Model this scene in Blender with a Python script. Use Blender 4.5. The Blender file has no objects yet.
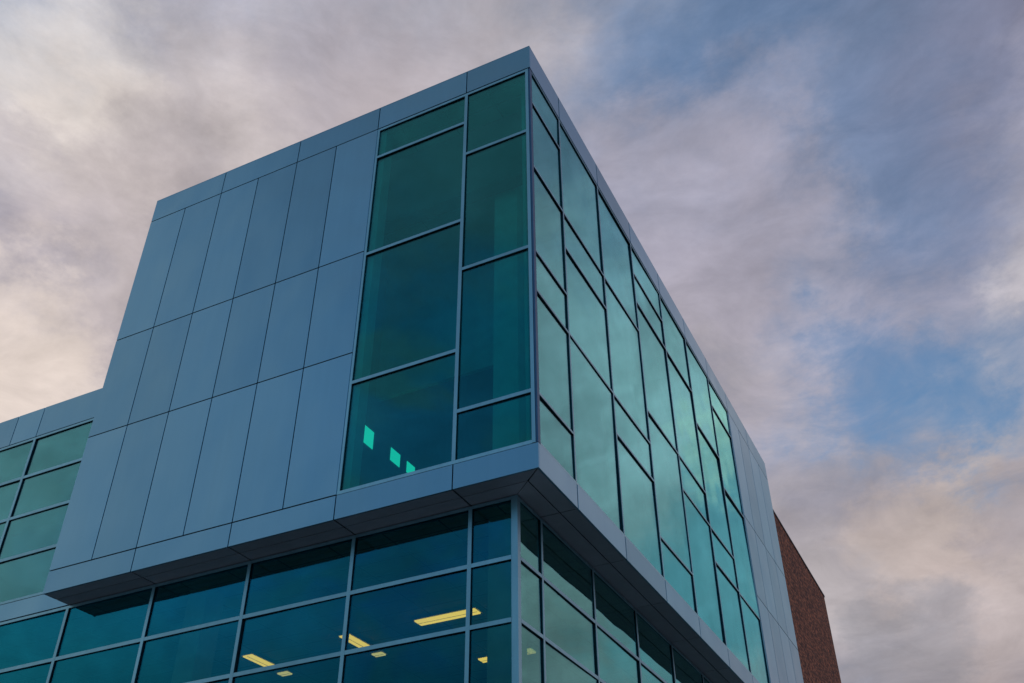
import bpy, bmesh, math, random
from mathutils import Vector, Matrix
random.seed(7)
S = bpy.context.scene
COL = S.collection
R = math.radians

# ------------------------------------------------------------------ materials
def new_mat(name):
    m = bpy.data.materials.new(name); m.use_nodes = True
    nt = m.node_tree; nt.nodes.clear()
    out = nt.nodes.new('ShaderNodeOutputMaterial')
    return m, nt, out
def node(nt, typ, **kw):
    n = nt.nodes.new(typ)
    for k, v in kw.items(): setattr(n, k, v)
    return n
def setin(n, **kw):
    for k, v in kw.items(): n.inputs[k.replace('_', ' ')].default_value = v
def c4(r, g, b): return (r, g, b, 1)

def metal_panel(name, base, rough=0.34, metallic=0.75, wave=0.10, seed=0.0, dirt=0.25):
    """painted aluminium: slightly wavy sheet, faint mottling and rain streaks"""
    m, nt, out = new_mat(name)
    p = node(nt, 'ShaderNodeBsdfPrincipled')
    geo = node(nt, 'ShaderNodeNewGeometry')
    info = node(nt, 'ShaderNodeObjectInfo')
    off = node(nt, 'ShaderNodeVectorMath', operation='MULTIPLY_ADD')
    comb = node(nt, 'ShaderNodeCombineXYZ')
    nt.links.new(info.outputs['Random'], comb.inputs[0]); nt.links.new(info.outputs['Random'], comb.inputs[2])
    nt.links.new(comb.outputs[0], off.inputs[0]); off.inputs[1].default_value = (37, 0, 53)
    nt.links.new(geo.outputs['Position'], off.inputs[2])
    # low frequency oil-canning
    n1 = node(nt, 'ShaderNodeTexNoise'); setin(n1, Scale=0.55, Detail=1.5)
    nt.links.new(off.outputs[0], n1.inputs['Vector'])
    n2 = node(nt, 'ShaderNodeTexNoise'); setin(n2, Scale=60.0, Detail=2.0)
    nt.links.new(geo.outputs['Position'], n2.inputs['Vector'])
    b1 = node(nt, 'ShaderNodeBump'); setin(b1, Strength=wave, Distance=0.5)
    b2 = node(nt, 'ShaderNodeBump'); setin(b2, Strength=0.03, Distance=0.01)
    nt.links.new(n1.outputs[0], b1.inputs['Height']); nt.links.new(n2.outputs[0], b2.inputs['Height'])
    nt.links.new(b1.outputs[0], b2.inputs['Normal']); nt.links.new(b2.outputs[0], p.inputs['Normal'])
    # streaks: noise stretched vertically
    mp = node(nt, 'ShaderNodeMapping'); mp.inputs['Scale'].default_value = (5.5, 5.5, 0.35)
    nt.links.new(geo.outputs['Position'], mp.inputs['Vector'])
    n3 = node(nt, 'ShaderNodeTexNoise'); setin(n3, Scale=1.0, Detail=4.0, Roughness=0.6)
    nt.links.new(mp.outputs[0], n3.inputs['Vector'])
    n4 = node(nt, 'ShaderNodeTexNoise'); setin(n4, Scale=1.3, Detail=5.0)
    nt.links.new(off.outputs[0], n4.inputs['Vector'])
    add = node(nt, 'ShaderNodeMath', operation='MULTIPLY'); nt.links.new(n3.outputs[0], add.inputs[0]); nt.links.new(n4.outputs[0], add.inputs[1])
    mr = node(nt, 'ShaderNodeMapRange'); setin(mr, From_Min=0.12, From_Max=0.42, To_Min=1.0 - dirt, To_Max=1.0 + dirt * 0.35)
    nt.links.new(add.outputs[0], mr.inputs[0])
    # each sheet a shade of its own
    mr2 = node(nt, 'ShaderNodeMapRange'); setin(mr2, To_Min=0.90, To_Max=1.07)
    nt.links.new(info.outputs['Random'], mr2.inputs[0])
    mul = node(nt, 'ShaderNodeMath', operation='MULTIPLY'); nt.links.new(mr.outputs[0], mul.inputs[0]); nt.links.new(mr2.outputs[0], mul.inputs[1])
    vm = node(nt, 'ShaderNodeVectorMath', operation='SCALE'); vm.inputs[0].default_value = base
    nt.links.new(mul.outputs[0], vm.inputs['Scale'])
    nt.links.new(vm.outputs[0], p.inputs['Base Color'])
    rr = node(nt, 'ShaderNodeMapRange'); setin(rr, To_Min=rough - 0.05, To_Max=rough + 0.09)
    nt.links.new(n4.outputs[0], rr.inputs[0]); nt.links.new(rr.outputs[0], p.inputs['Roughness'])
    p.inputs['Metallic'].default_value = metallic
    nt.links.new(p.outputs[0], out.inputs[0])
    return m

def simple(name, col, rough=0.5, metallic=0.0, noise=0.12, scale=3.0, spec=0.5):
    m, nt, out = new_mat(name)
    p = node(nt, 'ShaderNodeBsdfPrincipled')
    geo = node(nt, 'ShaderNodeNewGeometry')
    n = node(nt, 'ShaderNodeTexNoise'); setin(n, Scale=scale, Detail=5.0)
    nt.links.new(geo.outputs['Position'], n.inputs['Vector'])
    mr = node(nt, 'ShaderNodeMapRange'); setin(mr, From_Min=0.3, From_Max=0.7, To_Min=1 - noise, To_Max=1 + noise)
    nt.links.new(n.outputs[0], mr.inputs[0])
    vm = node(nt, 'ShaderNodeVectorMath', operation='SCALE'); vm.inputs[0].default_value = col
    nt.links.new(mr.outputs[0], vm.inputs['Scale']); nt.links.new(vm.outputs[0], p.inputs['Base Color'])
    setin(p, Roughness=rough, Metallic=metallic); p.inputs['Specular IOR Level'].default_value = spec
    nt.links.new(p.outputs[0], out.inputs[0])
    return m

def glass_mat(name, tint, refl, r0, r1, power, wave=0.035, rough=0.015):
    """coated glazing: tinted see-through body under a coloured mirror coat that grows towards grazing angles"""
    m, nt, out = new_mat(name)
    tr = node(nt, 'ShaderNodeBsdfTransparent'); tr.inputs[0].default_value = c4(*tint)
    gl = node(nt, 'ShaderNodeBsdfGlossy'); gl.inputs['Color'].default_value = c4(*refl); gl.inputs['Roughness'].default_value = rough
    geo = node(nt, 'ShaderNodeNewGeometry'); info = node(nt, 'ShaderNodeObjectInfo')
    comb = node(nt, 'ShaderNodeCombineXYZ')
    for i in (0, 1, 2): nt.links.new(info.outputs['Random'], comb.inputs[i])
    off = node(nt, 'ShaderNodeVectorMath', operation='MULTIPLY_ADD'); off.inputs[1].default_value = (91, 57, 73)
    nt.links.new(comb.outputs[0], off.inputs[0]); nt.links.new(geo.outputs['Position'], off.inputs[2])
    n1 = node(nt, 'ShaderNodeTexNoise'); setin(n1, Scale=0.45, Detail=1.0)
    nt.links.new(off.outputs[0], n1.inputs['Vector'])
    b = node(nt, 'ShaderNodeBump'); setin(b, Strength=wave, Distance=0.5)
    nt.links.new(n1.outputs[0], b.inputs['Height']); nt.links.new(b.outputs[0], gl.inputs['Normal'])
    dot = node(nt, 'ShaderNodeVectorMath', operation='DOT_PRODUCT')
    nt.links.new(geo.outputs['Incoming'], dot.inputs[0]); nt.links.new(geo.outputs['Normal'], dot.inputs[1])
    ab = node(nt, 'ShaderNodeMath', operation='ABSOLUTE'); nt.links.new(dot.outputs['Value'], ab.inputs[0])
    inv = node(nt, 'ShaderNodeMath', operation='SUBTRACT'); inv.inputs[0].default_value = 1.0; nt.links.new(ab.outputs[0], inv.inputs[1])
    pw = node(nt, 'ShaderNodeMath', operation='POWER'); nt.links.new(inv.outputs[0], pw.inputs[0]); pw.inputs[1].default_value = power
    ma = node(nt, 'ShaderNodeMath', operation='MULTIPLY_ADD', use_clamp=True); nt.links.new(pw.outputs[0], ma.inputs[0])
    ma.inputs[1].default_value = r1 - r0; ma.inputs[2].default_value = r0
    # the coat varies a little from place to place (film of dirt)
    n2 = node(nt, 'ShaderNodeTexNoise'); setin(n2, Scale=1.1, Detail=6.0, Roughness=0.6)
    nt.links.new(off.outputs[0], n2.inputs['Vector'])
    mr = node(nt, 'ShaderNodeMapRange'); setin(mr, From_Min=0.3, From_Max=0.7, To_Min=0.9, To_Max=1.06)
    nt.links.new(n2.outputs[0], mr.inputs[0])
    mm = node(nt, 'ShaderNodeMath', operation='MULTIPLY', use_clamp=True); nt.links.new(ma.outputs[0], mm.inputs[0]); nt.links.new(mr.outputs[0], mm.inputs[1])
    mx = node(nt, 'ShaderNodeMixShader'); nt.links.new(mm.outputs[0], mx.inputs[0])
    nt.links.new(tr.outputs[0], mx.inputs[1]); nt.links.new(gl.outputs[0], mx.inputs[2])
    nt.links.new(mx.outputs[0], out.inputs[0])
    return m

def emit(name, col, strength):
    m, nt, out = new_mat(name)
    e = node(nt, 'ShaderNodeEmission'); e.inputs[0].default_value = c4(*col); e.inputs[1].default_value = strength
    nt.links.new(e.outputs[0], out.inputs[0])
    return m

def brick_mat():
    m, nt, out = new_mat('dark_red_brick')
    p = node(nt, 'ShaderNodeBsdfPrincipled')
    geo = node(nt, 'ShaderNodeNewGeometry')
    sep = node(nt, 'ShaderNodeSeparateXYZ'); nt.links.new(geo.outputs['Position'], sep.inputs[0])
    sm = node(nt, 'ShaderNodeMath', operation='ADD'); nt.links.new(sep.outputs[0], sm.inputs[0]); nt.links.new(sep.outputs[1], sm.inputs[1])
    cb = node(nt, 'ShaderNodeCombineXYZ'); nt.links.new(sm.outputs[0], cb.inputs[0]); nt.links.new(sep.outputs[2], cb.inputs[1])
    bt = node(nt, 'ShaderNodeTexBrick')
    bt.offset = 0.5
    setin(bt, Scale=1.0, Mortar_Size=0.009, Bias=-0.1, Brick_Width=0.225, Row_Height=0.075)
    bt.inputs['Color1'].default_value = c4(0.17, 0.028, 0.012)
    bt.inputs['Color2'].default_value = c4(0.95, 0.25, 0.10)
    bt.inputs['Mortar'].default_value = c4(0.36, 0.19, 0.13)
    nt.links.new(cb.outputs[0], bt.inputs['Vector'])
    n = node(nt, 'ShaderNodeTexNoise'); setin(n, Scale=2.4, Detail=8.0, Roughness=0.85)
    nt.links.new(geo.outputs['Position'], n.inputs['Vector'])
    mr = node(nt, 'ShaderNodeMapRange'); setin(mr, From_Min=0.3, From_Max=0.7, To_Min=0.45, To_Max=1.6)
    nt.links.new(n.outputs[0], mr.inputs[0])
    vm = node(nt, 'ShaderNodeVectorMath', operation='SCALE'); nt.links.new(bt.outputs[0], vm.inputs[0]); nt.links.new(mr.outputs[0], vm.inputs['Scale'])
    nt.links.new(vm.outputs[0], p.inputs['Base Color'])
    bm_ = node(nt, 'ShaderNodeBump'); setin(bm_, Strength=0.6, Distance=0.02); bm_.invert = True
    nt.links.new(bt.outputs['Fac'], bm_.inputs['Height']); nt.links.new(bm_.outputs[0], p.inputs['Normal'])
    p.inputs['Roughness'].default_value = 0.9
    nt.links.new(p.outputs[0], out.inputs[0])
    return m

M = {}
M['panel'] = metal_panel('blue_grey_metal_cladding', (0.27, 0.47, 0.59), rough=.29, dirt=0.035)
M['soffit'] = metal_panel('soffit_metal', (0.50, 0.50, 0.54), rough=0.5, metallic=0.35, wave=0.04, dirt=0.08)
M['backing'] = simple('dark_joint_backing', (0.008, 0.012, 0.02), 0.7)
M['cap'] = metal_panel('silver_mullion_cap', (0.36, 0.60, 0.68), rough=0.36, metallic=0.7, wave=0.0, dirt=0.15)
M['mull'] = simple('dark_mullion_body', (0.015, 0.04, 0.06), 0.45, 0.3)
M['glass_up'] = glass_mat('teal_coated_glass', (0.22, 0.66, 0.62), (0.42, 0.92, 0.92), 0.065, 0.95, 1.9)
M['bead'] = simple('dark_blue_corner_bead', (0.06, 0.15, 0.27), 0.4, 0.4)
M['glass_front'] = glass_mat('teal_coated_glass_front', (0.26, 0.80, 0.74), (0.17, 0.72, 0.76), 0.05, 0.95, 2.0)
M['glass_side_low'] = glass_mat('clear_coated_glass', (0.50, 0.66, 0.52), (0.40, 0.92, 0.90), 0.07, 0.95, 1.9)
M['glass_lo'] = glass_mat('blue_green_coated_glass', (0.55, 0.70, 0.60), (0.03, 0.56, 0.80), 0.11, 0.95, 1.9)
M['brick'] = brick_mat()
M['room'] = simple('plaster_room_surface', (0.34, 0.38, 0.37), 0.8)
M['room_dark'] = simple('dark_room_surface', (0.10, 0.12, 0.12), 0.8)
def tile_mat():
    m, nt, out = new_mat('ceiling_tiles')
    p = node(nt, 'ShaderNodeBsdfPrincipled'); geo = node(nt, 'ShaderNodeNewGeometry')
    bt = node(nt, 'ShaderNodeTexBrick'); bt.offset = 0.0
    setin(bt, Scale=1.0, Mortar_Size=0.018, Brick_Width=1.2, Row_Height=0.6)
    bt.inputs['Color1'].default_value = c4(.80, .83, .80); bt.inputs['Color2'].default_value = c4(.66, .69, .67); bt.inputs['Mortar'].default_value = c4(.2, .22, .22)
    nt.links.new(geo.outputs['Position'], bt.inputs['Vector']); nt.links.new(bt.outputs[0], p.inputs['Base Color'])
    p.inputs['Roughness'].default_value = .9; nt.links.new(p.outputs[0], out.inputs[0]); return m
M['ceiling'] = tile_mat()
M['column'] = simple('painted_column', (0.85, 0.88, 0.86), 0.7)
M['roof'] = simple('roof_membrane', (0.18, 0.18, 0.18), 0.9)
M['fixture'] = simple('fixture_housing', (0.6, 0.62, 0.6), 0.4)
M['lamp'] = emit('fluorescent_glow', (1.0, 0.48, 0.09), 2.8)
M['lamp_dim'] = emit('downlight_glow', (1.0, 0.60, 0.24), 1.6)
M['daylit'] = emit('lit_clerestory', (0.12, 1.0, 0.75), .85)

# ------------------------------------------------------------------ helpers
def link(name, me, mats, parent=None):
    o = bpy.data.objects.new(name, me); COL.objects.link(o)
    for m in (mats if isinstance(mats, (list, tuple)) else [mats]): me.materials.append(m)
    if parent: o.parent = parent
    return o
def bbox(bm, x0, x1, y0, y1, z0, z1, mi=0):
    if x0 > x1: x0, x1 = x1, x0
    if y0 > y1: y0, y1 = y1, y0
    if z0 > z1: z0, z1 = z1, z0
    vs = [bm.verts.new(p) for p in ((x0,y0,z0),(x1,y0,z0),(x1,y1,z0),(x0,y1,z0),(x0,y0,z1),(x1,y0,z1),(x1,y1,z1),(x0,y1,z1))]
    fs = []
    for f in ((3,2,1,0),(4,5,6,7),(0,1,5,4),(1,2,6,5),(2,3,7,6),(3,0,4,7)):
        fc = bm.faces.new([vs[i] for i in f]); fc.material_index = mi; fs.append(fc)
    return fs
def finish(bm, name, mats, parent=None, bevel=0.0):
    if bevel:
        bmesh.ops.bevel(bm, geom=list(bm.edges), offset=bevel, segments=1, affect='EDGES')
    me = bpy.data.meshes.new(name); bm.to_mesh(me); bm.free()
    return link(name, me, mats, parent)
def boxo(name, b, mats, parent=None, bevel=0.0):
    bm = bmesh.new(); bbox(bm, *b); return finish(bm, name, mats, parent, bevel)
def empty(name, loc, label, cat, group=None):
    o = bpy.data.objects.new(name, None); COL.objects.link(o); o.location = loc; o.empty_display_size = 0.5
    o['label'] = label; o['category'] = cat
    if group: o['group'] = group
    return o

# ------------------------------------------------------------------ dimensions (metres; z = 0 is the soffit)
G = -9.8
X6 = -4.132; XM = -1.665
XS = [-11.35, -10.165, -8.965, -7.757, -6.545, -5.348, X6]
YS = [0.0, 1.67, 4.11, 6.55, 8.985, 11.43, 13.84, 16.22]; YE = 21.86
ZT, ZC, ZR1, ZR2, ZB = 11.43, 10.64, 6.60, 3.80, 0.51
D, E_ = 0.67, 0.735          # overhangs of the box: front, right
J = 0.022                    # open joint between sheets
BX0 = XS[0]

bld = empty('office_building', (-5, 8, G), 'modern office building with blue metal panels and an overhanging teal glass corner box', 'building')
bld_loc = Vector((-5, 8, G))
# children are written in world coordinates
def adopt(o, parent=bld):
    o.parent = parent
    if parent is bld: o.matrix_parent_inverse = Matrix.Translation(bld_loc).inverted()
    return o

TH = 0.035
def sheetF(name, x0, x1, z0, z1, y=0.0, parent=None, bevel=0.004):
    return boxo(name, (x0 + J/2, x1 - J/2, y, y + TH, z0 + J/2, z1 - J/2), M['panel'], parent, bevel)
def sheetR(name, y0, y1, z0, z1, x=0.0, parent=None, bevel=0.004):
    return boxo(name, (x - TH, x, y0 + J*.8, y1 - J*.8, z0 + J/2, z1 - J/2), M['panel'], parent, bevel)

# ---------------- box: core walls behind the sheets (dark backing seen through the joints)
def backing_front():
    bm = bmesh.new()
    y0, y1 = TH + 0.004, 0.28
    bbox(bm, BX0 + .01, X6 - .01, y0, y1, ZB, ZC)
    bbox(bm, BX0 + .01, -0.05, y0, y1, ZC + .002, ZT - .05)
    bbox(bm, BX0 + .01, -0.05, y0, y1, 0.04, ZB - .002)
    return finish(bm, 'wall', [M['backing']])
def backing_right():
    bm = bmesh.new()
    x1, x0 = -TH - 0.004, -0.28
    bbox(bm, x0, x1, .285, YE - .01, ZC + .002, ZT - .05)
    bbox(bm, x0, x1, .285, YE - .01, 0.04, ZB - .002)
    bbox(bm, x0, x1, YS[7] + .01, YE - .01, ZB, ZC)
    return finish(bm, 'wall', [M['backing']])
wf = adopt(backing_front()); wr = adopt(backing_right())

# front field of panels, three rows of six
rows = [(ZR1, ZC), (ZR2, ZR1), (ZB, ZR2)]
for z0, z1 in rows:
    for i in range(6):
        x0, x1 = XS[i], XS[i + 1]
        sheetF('metal_panel', x0 if i else x0 - J/2, x1 + (J/2 - .004 if i == 5 else 0), z0, z1, parent=wf)
cx = [XS[0], XS[2], XS[4], X6, XM, 0.0]
for i in range(5):
    x0, x1 = cx[i], cx[i + 1]
    if i == 0: x0 -= J/2
    if i == 4: x1 += J/2
    o = sheetF('coping_panel', x0, x1, ZC, ZT, parent=wf)
    o = sheetF('fascia_panel', x0, x1, -J/2, ZB, parent=wf)
# right face copings, fascia and ribbed field
cy = YS + [18.95, YE]
for i in range(len(cy) - 1):
    y0, y1 = cy[i], cy[i + 1]
    if i == 0: y0 = TH - J*.8 + .003
    if i == len(cy) - 2: y1 += J/2
    sheetR('coping_panel', y0, y1, ZC, ZT, parent=wr)
    sheetR('fascia_panel', y0, y1, -J/2, ZB, parent=wr)
ry = [YS[7], 17.55, 18.97, 20.38, YE]
for z0, z1 in ((6.53, ZC), (3.73, 6.53), (ZB, 3.73)):
    for i in range(4):
        sheetR('metal_panel', ry[i] - (J/2 - .004 if i == 0 else 0), ry[i + 1] + (J/2 if i == 3 else 0), z0, z1, parent=wr)

# left and back sides of the box (plain sheets)
bm = bmesh.new()
bbox(bm, BX0, BX0 + .2, .29, YE, .04, ZT - .05)
bbox(bm, BX0 + .2, -.29, YE - .2, YE - .012, .04, ZT - .05)
adopt(finish(bm, 'side_wall', [M['panel']]))
# roof deck + parapet cap
bm = bmesh.new()
bbox(bm, BX0 + .21, -.29, .29, YE - .21, 10.95, 11.1)
adopt(finish(bm, 'roof', [M['roof']]))
bm = bmesh.new()
bbox(bm, BX0, -.0, .0, .3, ZT - .012, ZT + .012)
bbox(bm, -.3, -.0, .302, YE, ZT - .012, ZT + .012)
bbox(bm, BX0, BX0 + .3, .302, YE, ZT - .012, ZT + .012)
bbox(bm, BX0 + .302, -.302, YE - .3, YE, ZT - .012, ZT + .012)
for v in bm.verts: v.co.z += 0.002
adopt(finish(bm, 'parapet_cap', [M['panel']]))

# ---------------- soffit: sheets with dark joints, a mitre at the corner
def quadprism(bm, pts, z0, z1):
    lo = [bm.verts.new((x, y, z0)) for x, y in pts]; hi = [bm.verts.new((x, y, z1)) for x, y in pts]
    n = len(pts)
    bm.faces.new(lo[::-1]); bm.faces.new(hi)
    for i in range(n): bm.faces.new((lo[i], lo[(i + 1) % n], hi[(i + 1) % n], hi[i]))
bm = bmesh.new(); bbox(bm, BX0 + .02, -.05, .04, D + 1.2, .028, .038); bbox(bm, -E_ - 1.2, -.05, D + 1.202, YE - .05, .028, .038)
sof = adopt(finish(bm, 'soffit', [M['backing']]))
g = .017
sx = [XS[0], XS[2], XS[4], X6, XM]
def sof_sheet(pts):
    bm = bmesh.new(); quadprism(bm, pts, 0.004, 0.022)
    bmesh.ops.recalc_face_normals(bm, faces=bm.faces)
    finish(bm, 'soffit_panel', [M['soffit']], sof)
m1, m2 = .335, D + .06
n1_, n2_ = .365, E_ + .06
for i in range(4):
    for (a, b) in ((.0375, m1), (m1, m2)):
        sof_sheet([(sx[i] + g, a + g/2), (sx[i + 1] - g, a + g/2), (sx[i + 1] - g, b - g/2), (sx[i] + g, b - g/2)])
sof_sheet([(XM + g, .04), (-.04 - g, .04), (-n1_ - g*.5, m1 - g/2), (XM + g, m1 - g/2)])
sof_sheet([(XM + g, m1 + g/2), (-n1_ - g, m1 + g/2), (-n2_, m2), (XM + g, m2)])
sof_sheet([(-.04, .05), (-.04, YS[1] - g), (-n1_ + g*.7, YS[1] - g), (-n1_ + g*.7, m1 + g)])
sof_sheet([(-n1_ - g*.7, m1 + g*1.6), (-n1_ - g*.7, YS[1] - g), (-n2_, YS[1] - g), (-n2_, m2 + g*.6)])
for i in range(1, 8):
    y0 = YS[i] + g/2; y1 = (YS[i + 1] if i < 7 else YE) - g/2
    sof_sheet([(-.04, y0), (-.04, y1), (-n1_ + g*.7, y1), (-n1_ + g*.7, y0)])
    sof_sheet([(-n1_ - g*.7, y0), (-n1_ - g*.7, y1), (-n2_, y1), (-n2_, y0)])

# ---------------- curtain walls
MW, MD = 0.075, 0.10     # width and depth of mullions
def bar(name, plane, p, a0, a1, z0, z1, parent, depth=MD, cap=.010):
    """plane 'F': wall y=p facing -y, a = x;  plane 'R': wall x=p facing +x, a = y.  A dark body and a silver front cap."""
    bm = bmesh.new()
    if plane == 'F':
        bbox(bm, a0, a1, p, p + cap, z0, z1, 0); bbox(bm, a0 + .004, a1 - .004, p + cap, p + depth, z0 + .004, z1 - .004, 1)
    else:
        bbox(bm, p - cap, p, a0, a1, z0, z1, 0); bbox(bm, p - depth, p - cap, a0 + .004, a1 - .004, z0 + .004, z1 - .004, 1)
    return finish(bm, name, [M['cap'], M['mull']], parent)
def pane(plane, p, a0, a1, z0, z1, parent, mat, rec=None):
    rec = rec or (.036 if plane == 'F' else .032)
    # every sheet of glass sits a hair out of true, as in life
    bm = bmesh.new()
    e = .006
    if plane == 'F': bbox(bm, a0 - e, a1 + e, p + rec, p + rec + .012, z0 - e, z1 + e)
    else: bbox(bm, p - rec - .012, p - rec, a0 - e, a1 + e, z0 - e, z1 + e)
    c = sum((v.co for v in bm.verts), Vector()) / 8
    t = random.gauss(0, .0038); t2 = random.gauss(0, .0038)
    rot = Matrix.Rotation(t, 4, 'Z') @ Matrix.Rotation(t2, 4, 'X' if plane == 'F' else 'Y')
    for v in bm.verts: v.co = c + rot @ (v.co - c)
    o = finish(bm, 'window_pane', [mat], parent)
    return o
def curtain(plane, p, stops, z0, z1, trans, mat, ends=(True, True), endw=.06, MW=MW, head=.07, sill=.07, head_name='frame'):
    """stops: mullion centre lines; trans: for every bay a list of transom heights"""
    bm = bmesh.new()
    a0, a1 = stops[0], stops[-1]
    def add(u0, u1, w0, w1, capd=.016):
        if plane == 'F':
            bbox(bm, u0, u1, p, p + .016, w0, w1, 0); bbox(bm, u0 + .003, u1 - .003, p + .016, p + MD, w0 + .003, w1 - .003, 1)
        else:
            bbox(bm, p - .016, p, u0, u1, w0, w1, 0); bbox(bm, p - MD, p - .016, u0 + .003, u1 - .003, w0 + .003, w1 - .003, 1)
    add(a0, a1, z1 - head, z1); add(a0, a1, z0, z0 + sill)
    if ends[0]: add(a0, a0 + endw, z0 + sill, z1 - head)
    if ends[1]: add(a1 - endw, a1, z0 + sill, z1 - head)
    fr = adopt(finish(bm, 'curtain_wall', [M['cap'], M['mull']]))
    for s in stops[1:-1]:
        bar('mullion', plane, p - (.002 if plane == 'F' else -.002), s - MW/2, s + MW/2, z0 + sill, z1 - head, fr)
    for i in range(len(stops) - 1):
        l = stops[i] + (MW/2 if i else (endw if ends[0] else 0)); r = stops[i + 1] - (MW/2 if i < len(stops) - 2 else (endw if ends[1] else 0))
        hs = sorted(trans[i])
        for h in hs: bar('transom', plane, p, l, r, h - MW/2, h + MW/2, fr)
        lv = [z0 + sill] + hs + [z1 - head]
        for k in range(len(lv) - 1):
            b = lv[k] + (MW/2 if k else 0); t = lv[k + 1] - (MW/2 if k < len(lv) - 2 else 0)
            pane(plane, p, l, r, b, t, fr, mat)
    return fr
CW = .125   # corner post
# upper front strip and upper right face
curtain('F', .012, [X6, XM, -CW], ZB + .004, ZC - .004, [[9.62, 6.50, 3.04], [8.53, 5.09, 1.62]], M['glass_front'], ends=(True, False), head=.07)
tr_r = [[9.55, 7.48, 5.04, 4.01, 1.59], [7.48, 6.44, 4.03], [7.48, 4.03, 2.99], [9.55, 8.54, 5.04, 1.59],
        [8.54, 5.04, 4.01], [7.46, 4.0, 2.96], [9.53, 6.43, 2.93]]
curtain('R', -.012, [CW] + YS[1:], ZB + .004, ZC - .004, tr_r, M['glass_up'], ends=(False, True), head=.045, sill=.045, MW=.05)
bm = bmesh.new()
bbox(bm, -CW, -.052, .006, CW, ZB + .006, ZC - .006)
cp = finish(bm, 'corner_post', [M['cap']], None, .004); adopt(cp)
boxo('corner_bead', (-.050, -.008, .016, CW, ZB + .006, ZC - .006), M['bead'], cp, .006)
# lower front glazing (recessed) and lower right glazing
LZ = [-1.165, -2.265, -3.365, -4.465, -6.2, -8.0]
lx = [-18.9, -16.5, -14.15, XS[0] + .02, XS[2], XS[4], X6, XM, -E_ - CW]
curtain('F', D, lx, G + .15, -.015, [LZ] * 8, M['glass_lo'], ends=(True, False), head=.06)
ly = [D + CW] + YS[1:] + [18.9, YE - .1]
curtain('R', -E_, ly, G + .15, -.015, [LZ[:3] + LZ[4:]] * (len(ly) - 1), M['glass_side_low'], ends=(False, True), head=.06, MW=.065)
adopt(boxo('corner_post', (-E_ - CW, -E_, D, D + CW, G + .15, -.003), M['cap'], None, .006))
# wing windows on the left, in the recessed plane
wx = [-18.9, -16.6, -14.2, BX0 + .02]
curtain('F', D, wx, .43, 4.99, [[3.83, 2.70, 1.59]] * 3, M['glass_up'], ends=(True, True), head=.06, sill=.06)

# ---------------- wing cladding and body
bm = bmesh.new()
bbox(bm, -26.0, -18.91, D + .04, D + .3, .0, 5.86)
bbox(bm, -18.905, BX0 + .2, D + .04, D + .3, 4.995, 5.86)
bbox(bm, -18.905, BX0 + .2, D + .04, D + .3, .0, .42)
ww = adopt(finish(bm, 'wall', [M['backing']]))
wj = [-26, -22.5, -18.9, -16.6, -15.12, -14.2, BX0 + .06]
for i in range(6):
    sheetF('coping_panel', wj[i], wj[i + 1], 5.0, 5.90, y=D, parent=ww)
sheetF('fascia_panel', -26, -18.9, .0, .43, y=D, parent=ww); sheetF('fascia_panel', -18.9, BX0 + .06, .0, .43, y=D, parent=ww)
for a, b in ((-26, -22.5), (-22.5, -18.9)):
    sheetF('metal_panel', a, b, .43, 5.0, y=D, parent=ww)
bm = bmesh.new()
bbox(bm, -26, BX0 - .02, D + .31, 20, 5.6, 5.75)
adopt(finish(bm, 'roof', [M['roof']]))
bm = bmesh.new()
bbox(bm, -26, -25.8, D + .31, 20, G, 5.58); bbox(bm, -25.79, BX0 - .02, 19.8, 20, G, 5.58)
bbox(bm, BX0 - .02, -E_ - .2, YE - .3, YE - .1, G, 0.0); bbox(bm, -26, -18.92, D + .02, D + .3, G, -.02)
adopt(finish(bm, 'back_wall', [M['panel']]))
adopt(boxo('plinth', (-18.92, -E_ + .02, D - .02, D + .25, G, G + .148), M['soffit']))
adopt(boxo('plinth', (-E_ - .25, -E_ + .02, D + .252, YE - .1, G, G + .148), M['soffit']))

# ---------------- inside: slabs, ceilings, partitions, columns
bm = bmesh.new()
bbox(bm, BX0 + .22, -.30, .30, YE - .22, .06, .44)          # box floor
adopt(finish(bm, 'floor_slab', [M['room_dark']]))
bm = bmesh.new()
bbox(bm, -25.7, -E_ - .13, D + .16, 19.7, -.055, -.04)       # ceiling of the storey below
adopt(finish(bm, 'ceiling', [M['ceiling']]))
bm = bmesh.new()
bbox(bm, -25.7, -E_ - .13, D + .16, 19.7, -5.0, -4.6)
adopt(finish(bm, 'floor_slab', [M['room_dark']]))
bm = bmesh.new()
bbox(bm, BX0 + .22, -.32, .32, YE - .22, 10.62, 10.7)
adopt(finish(bm, 'ceiling', [M['ceiling']]))
# upper room: left partition with the lit clerestories, back wall, bulkhead and square column
bm = bmesh.new()
bbox(bm, -6.2, -6.0, .32, 14, .45, 10.6)
bbox(bm, -5.99, -2.4, 8.0, 8.2, .45, 10.6)
part = adopt(finish(bm, 'partition', [M['room']]))
for y0, y1, z0 in ((3.09, 3.56, 3.92), (4.33, 4.75, 4.04), (5.08, 5.45, 4.08)):
    boxo('lit_window', (-5.998, -5.985, y0, y1, z0, 4.39), M['daylit'], part)
adopt(boxo('bulkhead', (-5.9, -.5, 1.0, 1.35, 8.43, 10.6), M['room_dark']))
adopt(boxo('upper_partition', (-5.98, -1.9, 3.5, 3.6, 5.3, 10.6), M['column']))
adopt(boxo('window_jamb', (-.46, -.40, .5, .56, .45, 10.6), M['column']))
adopt(boxo('column', (-1.60, -1.03, 1.37, 1.9, .45, 10.6), M['column']))
adopt(boxo('jamb_return', (-4.13, -3.93, .115, .40, .60, 10.55), M['column']))
adopt(boxo('stair_rail', (-5.6, -3.6, 2.2, 2.26, 1.35, 1.42), M['column']))
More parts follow.
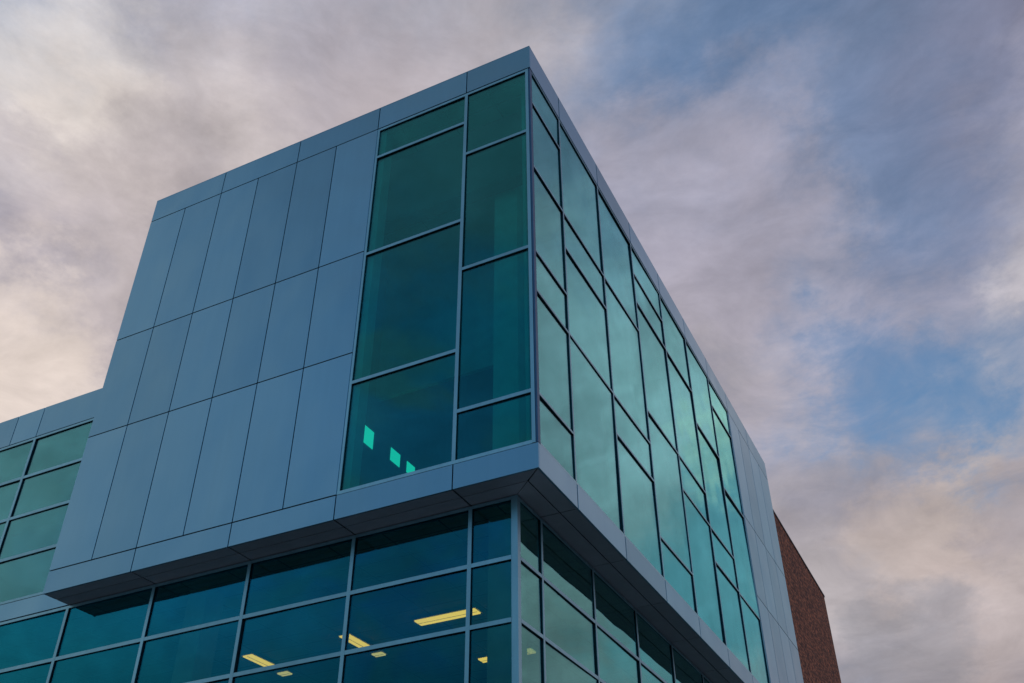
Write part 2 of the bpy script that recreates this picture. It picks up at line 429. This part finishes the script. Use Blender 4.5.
# upper right side: blinds hung behind the glass make it read even and pale
bm = bmesh.new()
for i in range(7):
    if i == 0: continue
    a = YS[i] + .3
    bbox(bm, -.36, -.352, a, YS[i + 1] + .12, ZB + .05, ZC - .1)
adopt(finish(bm, 'roller_blind', [M['room']]))
for i, cxx in enumerate((-1.55, -8.47)):
    adopt(boxo('column', (cxx, cxx + .5, 1.15, 1.65, -4.6, -.06), M['column']))
bm = bmesh.new(); bbox(bm, -25, -3.2, 12.5, 12.7, -4.6, -.06); bbox(bm, -3.3, -3.2, 12.71, 19.6, -4.6, -.06)
adopt(finish(bm, 'partition', [M['room']]))
bm = bmesh.new(); bbox(bm, -25, BX0 - .3, 5.0, 5.2, .1, 5.5)
adopt(finish(bm, 'partition', [M['room']]))
adopt(boxo('floor_slab', (-25.7, BX0 - .04, D + .31, 19.7, -.03, .4), M['room_dark']))

# ---------------- ceiling lights in the storey below (things that hang from the ceiling)
def light(kind, x0, x1, y0, y1, label, lampmat):
    cx_, cy_ = (x0 + x1)/2, (y0 + y1)/2
    root = empty(kind, (cx_, cy_, -.055), label, 'ceiling light', 'lights on the office ceiling behind the lower windows')
    f = .035
    bm = bmesh.new()
    w, d = (x1 - x0)/2, (y1 - y0)/2
    bbox(bm, -w - f, w + f, -d - f, -d, -.06, 0); bbox(bm, -w - f, w + f, d, d + f, -.06, 0)
    bbox(bm, -w - f, -w, -d, d, -.06, 0); bbox(bm, w, w + f, -d, d, -.06, 0)
    finish(bm, 'housing', [M['fixture']], root)
    bm = bmesh.new(); bbox(bm, -w + .004, w - .004, -d + .004, d - .004, -.085, -.02)
    lens = finish(bm, 'diffuser', [lampmat], root)
    bm = bmesh.new()
    if w > d: bbox(bm, -w + .01, w - .01, -.005, .005, -.092, -.0855)
    else: bbox(bm, -.005, .005, -d + .01, d - .01, -.092, -.0855)
    finish(bm, 'spine', [M['fixture']], root)
    return root
light('strip_light', -5.22, -3.72, 4.62, 4.92, 'long yellow strip light behind the pane left of the narrow corner bay', M['lamp'])
light('strip_light', -9.93, -9.66, 4.62, 5.50, 'yellow strip light seen through the leftmost lit pane of the lower glazing', M['lamp'])
light('strip_light', -7.20, -6.93, 4.62, 5.60, 'yellow strip light cut by the mullion in the middle of the lower glazing', M['lamp'])
light('square_downlight', -7.2, -6.92, 5.94, 6.14, 'small dim downlight just below the transom at the middle mullion', M['lamp_dim'])
light('square_downlight', -9.98, -9.68, 5.98, 6.2, 'small dim downlight low in the leftmost lit pane', M['lamp_dim'])
light('square_downlight', -5.15, -4.78, 7.45, 7.72, 'small yellow downlight in the bottom pane of the narrow bay left of the corner post', M['lamp'])
light('square_downlight', -4.02, -3.72, 7.42, 7.72, 'small pale downlight glimpsed just right of the lower corner post', M['lamp_dim'])

# ------------------------------------------------------------------ brick building behind
bb = empty('brick_building', (-6, 29, G), 'dark red brick building rising behind the far end of the metal clad box', 'building')
def adoptb(o):
    o.parent = bb; o.matrix_parent_inverse = Matrix.Translation(Vector((-6, 29, G))).inverted(); return o
adoptb(boxo('wall', (-12, -.60, YE + .06, 35.85, G, 11.0), M['brick']))
adoptb(boxo('coping', (-12.03, -.57, YE + .06, 35.88, 11.002, 11.10), simple('dark_stone_coping', (.12, .10, .095), .8)))

# ------------------------------------------------------------------ ground
asph = simple('asphalt', (.05, .05, .052), .85, noise=.25, scale=8)
conc = simple('paving_concrete', (.40, .39, .38), .85, noise=.15, scale=4)
def struct(name, b, m):
    o = boxo(name, b, m); o['kind'] = 'structure'; return o
bm = bmesh.new(); q = [bm.verts.new(p) for p in ((-600,-600,G-.13),(600,-600,G-.13),(600,600,G-.13),(-600,600,G-.13))]; bm.faces.new(q)
o = finish(bm, 'ground', [asph]); o['kind'] = 'structure'
struct('pavement', (-60, 7.2, -14.5, 60, G - .12, G - .002), conc)
struct('kerb', (-60, 7.36, -14.66, -14.502, G - .12, G + .004), simple('kerb_stone', (.35, .34, .33), .8))
struct('kerb', (7.202, 7.36, -14.5, 60, G - .12, G + .004), simple('kerb_stone_side', (.35, .34, .33), .8))

# ------------------------------------------------------------------ world: Nishita sky seen through moving cloud
SUN_AZ, SUN_EL = -62.0, 9.0      # degrees from +y towards +x ; low behind the building on the left
W = bpy.data.worlds.new('World'); S.world = W; W.use_nodes = True
nt = W.node_tree; nt.nodes.clear()
out = node(nt, 'ShaderNodeOutputWorld'); bg = node(nt, 'ShaderNodeBackground'); bg.inputs[1].default_value = 0.1
nt.links.new(bg.outputs[0], out.inputs[0])
sky = node(nt, 'ShaderNodeTexSky', sky_type='NISHITA'); sky.sun_disc = False
sky.sun_elevation = R(SUN_EL); sky.sun_rotation = R(SUN_AZ)
sky.air_density = 1.0; sky.dust_density = 0.6; sky.ozone_density = 1.6
tc = node(nt, 'ShaderNodeTexCoord')
nrm = node(nt, 'ShaderNodeVectorMath', operation='NORMALIZE'); nt.links.new(tc.outputs['Generated'], nrm.inputs[0])
DIR = nrm.outputs[0]
def L(a, b): nt.links.new(a, b)
def math_(op, a, b=None, c=None, clamp=False):
    n = node(nt, 'ShaderNodeMath', operation=op, use_clamp=clamp)
    for i, v in enumerate((a, b, c)):
        if v is None: continue
        if isinstance(v, (int, float)): n.inputs[i].default_value = v
        else: L(v, n.inputs[i])
    return n.outputs[0]
def mrange(v, a, b, c=0., d=1., smooth=True):
    n = node(nt, 'ShaderNodeMapRange'); n.interpolation_type = 'SMOOTHSTEP' if smooth else 'LINEAR'
    L(v, n.inputs[0])
    for i, x in enumerate((a, b, c, d)): n.inputs[i + 1].default_value = x
    return n.outputs[0]
def azel(az, el):
    a, e = R(az), R(el); return (math.sin(a)*math.cos(e), math.cos(a)*math.cos(e), math.sin(e))
# cloud-deck coordinates: direction projected on a horizontal layer
sep = node(nt, 'ShaderNodeSeparateXYZ'); L(DIR, sep.inputs[0])
zz = math_('ADD', math_('MAXIMUM', sep.outputs[2], 0.0), 0.22)
cb = node(nt, 'ShaderNodeCombineXYZ'); L(math_('DIVIDE', sep.outputs[0], zz), cb.inputs[0]); L(math_('DIVIDE', sep.outputs[1], zz), cb.inputs[1])
def noise(scale, detail, rough, off, vec=None, stretch=(1, 1, 1), dist=0.0, rotz=0.0):
    mp = node(nt, 'ShaderNodeMapping'); mp.inputs['Location'].default_value = off; mp.inputs['Scale'].default_value = stretch
    mp.inputs['Rotation'].default_value = (0, 0, rotz)
    L(vec or cb.outputs[0], mp.inputs[0])
    n = node(nt, 'ShaderNodeTexNoise'); setin(n, Scale=scale, Detail=detail, Roughness=rough, Distortion=dist)
    L(mp.outputs[0], n.inputs['Vector'])
    return n
warp = noise(1.6, 3, .5, (3, 7, 1))
wv = node(nt, 'ShaderNodeVectorMath', operation='MULTIPLY_ADD'); L(warp.outputs['Color'], wv.inputs[0]); wv.inputs[1].default_value = (.45, .45, 0); L(cb.outputs[0], wv.inputs[2])
wv3 = node(nt, 'ShaderNodeVectorMath', operation='MULTIPLY_ADD'); L(warp.outputs['Color'], wv3.inputs[0]); wv3.inputs[1].default_value = (.22, .22, .22); L(DIR, wv3.inputs[2])
W3 = wv3.outputs[0]
nA = noise(2.0, 7, .58, (1.3, 4.4, 0), wv.outputs[0], (1, 1, 1), .2).outputs[0]
nB = noise(4.2, 8, .55, (8.1, .7, 3), W3, (1, 1.1, 1.6), .1, .5).outputs[0]
nC = noise(1.1, 4, .5, (5.5, 2.2, 9), wv.outputs[0]).outputs[0]
nF = noise(6.0, 7, .55, (4.1, 3.7, 8), W3, (1, 1.1, 1.5), .2, .4).outputs[0]
nD = noise(5.2, 9, .60, (2.1, 9.7, 5), W3, (1, 1.1, 1.6), .15, .9).outputs[0]
nE = noise(11.0, 9, .66, (7.1, 1.7, 2), W3, (1, 1.1, 2.6), .3, .5).outputs[0]
def blob(az, el, inner, outer):
    d = node(nt, 'ShaderNodeVectorMath', operation='DOT_PRODUCT'); L(WDIR, d.inputs[0]); d.inputs[1].default_value = azel(az, el)
    return mrange(d.outputs['Value'], math.cos(R(outer)), math.cos(R(inner)))
# direction wobbled by noise so the edges of cloud masses are ragged
wn = noise(4.0, 8, .64, (11, 3, 5), DIR, (1, 1, 1.5))
wd = node(nt, 'ShaderNodeVectorMath', operation='MULTIPLY_ADD'); L(wn.outputs['Color'], wd.inputs[0]); wd.inputs[1].default_value = (.34, .34, .34); L(DIR, wd.inputs[2])
wd2 = node(nt, 'ShaderNodeVectorMath', operation='SUBTRACT'); L(wd.outputs[0], wd2.inputs[0]); wd2.inputs[1].default_value = (.17, .17, .17)
wd3 = node(nt, 'ShaderNodeVectorMath', operation='NORMALIZE'); L(wd2.outputs[0], wd3.inputs[0])
WDIR = wd3.outputs[0]
# openings in the cloud (density down) and where it is thick (density up)
dens = math_('MULTIPLY_ADD', nA, 1.2, 0.08)
dens = math_('MULTIPLY_ADD', nE, .5, dens)
for az, el, i, o, w in [
        (-9, 54, 1, 8, -.25), (4, 52, 4, 20, -.15), (-1, 32.3, .5, 6, -.32), (5, 30.3, .5, 6.5, -.32), (2, 32, 3, 13, -.14), (-4, 35, .5, 6, -.2), (6, 43, 1, 7, -.12),
        (-70, 40, 10, 45, .45), (-30, 47, 5, 20, .25), (0, 21, 3, 9, .3), (-8, 42, 2, 9, .2), (30, 36, 8, 18, .4), (180, 30, 60, 100, .7)]:
    dens = math_('MULTIPLY_ADD', blob(az, el, i, o), w, dens)
dens = mrange(dens, .0, .95, .12, 1.)
def mixc(f, a, b):
    n = node(nt, 'ShaderNodeMix', data_type='RGBA')
    if isinstance(f, (int, float)): n.inputs[0].default_value = f
    else: L(f, n.inputs[0])
    for i, v in ((6, a), (7, b)):
        if isinstance(v, tuple): n.inputs[i].default_value = c4(*v)
        else: L(v, n.inputs[i])
    return n.outputs[2]
K = 10.0
def k(r, g_, b): return (r*K, g_*K, b*K)
cloud = mixc(mrange(nB, .36, .66), k(.33, .31, .36), k(.52, .48, .51))
cloud = mixc(math_('MULTIPLY', mrange(nC, .4, .7), .5), cloud, k(.60, .53, .50))
for az, el, i, o, col, w in [
        (-60, 38, 12, 42, (.56, .49, .49), .6), (-63, 46, .5, 8, (.92, .80, .69), .8), (-58, 43, .5, 6, (.90, .77, .67), .8), (-50, 46, .5, 7, (.64, .56, .53), .5),
        (-54, 40, .5, 7, (.34, .295, .33), .5), (-58, 36, .5, 5, (.66, .57, .56), .5), (-58, 31.5, 1, 7, (.88, .75, .66), .7), (-64, 40, .5, 5, (.36, .31, .35), .5),
        (-38, 51, 1, 9, (.38, .335, .375), .5), (-20, 49, 1, 8, (.46, .40, .44), .5),
        (8, 53, 8, 23, (.125, .21, .365), .92), (-7, 38, 1, 9, (.44, .41, .49), .6), (-12, 43, 1, 10, (.40, .375, .455), .65), (4, 36.5, 1, 6, (.36, .34, .42), .5),
        (-5, 29, 1, 6, (.33, .33, .42), .5), (-2.5, 24, .5, 5.5, (.58, .48, .44), .65), (1, 19, 1, 7, (.52, .43, .41), .6),
        (3, 24.5, .5, 4, (.34, .31, .36), .5), (-3.5, 17.5, .5, 4, (.25, .26, .31), .5),
        (25, 34, 8, 14.5, (.70, .68, .71), .9), (11, 44, 3, 10, (.17, .235, .375), .6), (70, 35, 20, 60, (.28, .24, .31), .8),
        (180, 28, 55, 100, (.075, .28, .57), .93), (180, 74, 15, 50, (.07, .16, .235), .9), (14, 22, 2, 7, (.14, .38, .50), .65), (12.5, 28.5, .3, 4, (.85, .78, .62), .5), (-152, 47, 2, 11, (.34, .27, .26), .6)]:
    cloud = mixc(math_('MULTIPLY', blob(az, el, i, o), w), cloud, k(*col))
back = mrange(sep.outputs[1], .25, -.25)
cloud = mixc(math_('MULTIPLY', math_('MULTIPLY', mrange(sep.outputs[2], .385, .29), back), .7), cloud, k(.035, .17, .20))
cloud = mixc(math_('MULTIPLY', blob(-104, 26, 6, 38), .8), cloud, k(.56, .60, .58))
cloud = mixc(math_('MULTIPLY', math_('MULTIPLY', mrange(nF, .45, .62), back), .65), cloud, k(.27, .33, .36))
side = blob(32, 32, 12, 21)
sv = math_('MULTIPLY_ADD', math_('SUBTRACT', mrange(nF, .34, .66, .84, 1.3), 1.0), side, 1.0)
tex = math_('MULTIPLY', sv, math_('MULTIPLY', mrange(nD, .30, .70, .83, 1.18, False), mrange(nE, .3, .7, .89, 1.11, False)))
sc_ = node(nt, 'ShaderNodeVectorMath', operation='SCALE'); L(cloud, sc_.inputs[0]); L(tex, sc_.inputs['Scale']); cloud = sc_.outputs[0]
skb = node(nt, 'ShaderNodeVectorMath', operation='MULTIPLY'); L(sky.outputs[0], skb.inputs[0]); skb.inputs[1].default_value = (1.0, 1.65, 2.1)
cl = mixc(dens, skb.outputs[0], cloud)
L(cl, bg.inputs[0])

sl = bpy.data.lights.new('sun', 'SUN'); sl.energy = 0.8; sl.angle = R(12); sl.color = (1, .86, .72)
so = bpy.data.objects.new('sun', sl); COL.objects.link(so)
so.rotation_euler = (-Vector(azel(SUN_AZ, SUN_EL))).to_track_quat('-Z', 'Y').to_euler(); so.location = (-30, 20, 30)

# ------------------------------------------------------------------ camera
cam = bpy.data.cameras.new('camera'); co = bpy.data.objects.new('camera', cam); COL.objects.link(co)
rt = Vector((0.90500, 0.42400, -0.02200)); fw = Vector((-0.334, 0.744, 0.579))
yaw, pitch, roll = R(-24.192887), R(35.376811), R(-1.566093)
fw = Vector((math.sin(yaw)*math.cos(pitch), math.cos(yaw)*math.cos(pitch), math.sin(pitch)))
r0 = Vector((math.cos(yaw), -math.sin(yaw), 0)); u0 = r0.cross(fw)
rt = math.cos(roll)*r0 + math.sin(roll)*u0; up = -math.sin(roll)*r0 + math.cos(roll)*u0
co.matrix_world = Matrix(((rt.x, up.x, -fw.x, 5.89059), (rt.y, up.y, -fw.y, -12.84406), (rt.z, up.z, -fw.z, -8.18528), (0, 0, 0, 1)))
cam.sensor_width = 36; cam.lens = 970.581 / 1024 * 36
cam.shift_x = -30.854 / 1024; cam.shift_y = 35.662 / 1024
cam.clip_start = .1; cam.clip_end = 3000
S.camera = co

S.view_settings.view_transform = 'Standard'; S.view_settings.look = 'None'
S.view_settings.exposure = 0; S.view_settings.gamma = 1; S.view_settings.use_curve_mapping = False
S.cycles.use_denoising = True
S.cycles.max_bounces = 10; S.cycles.transparent_max_bounces = 16; S.cycles.caustics_reflective = False; S.cycles.caustics_refractive = False
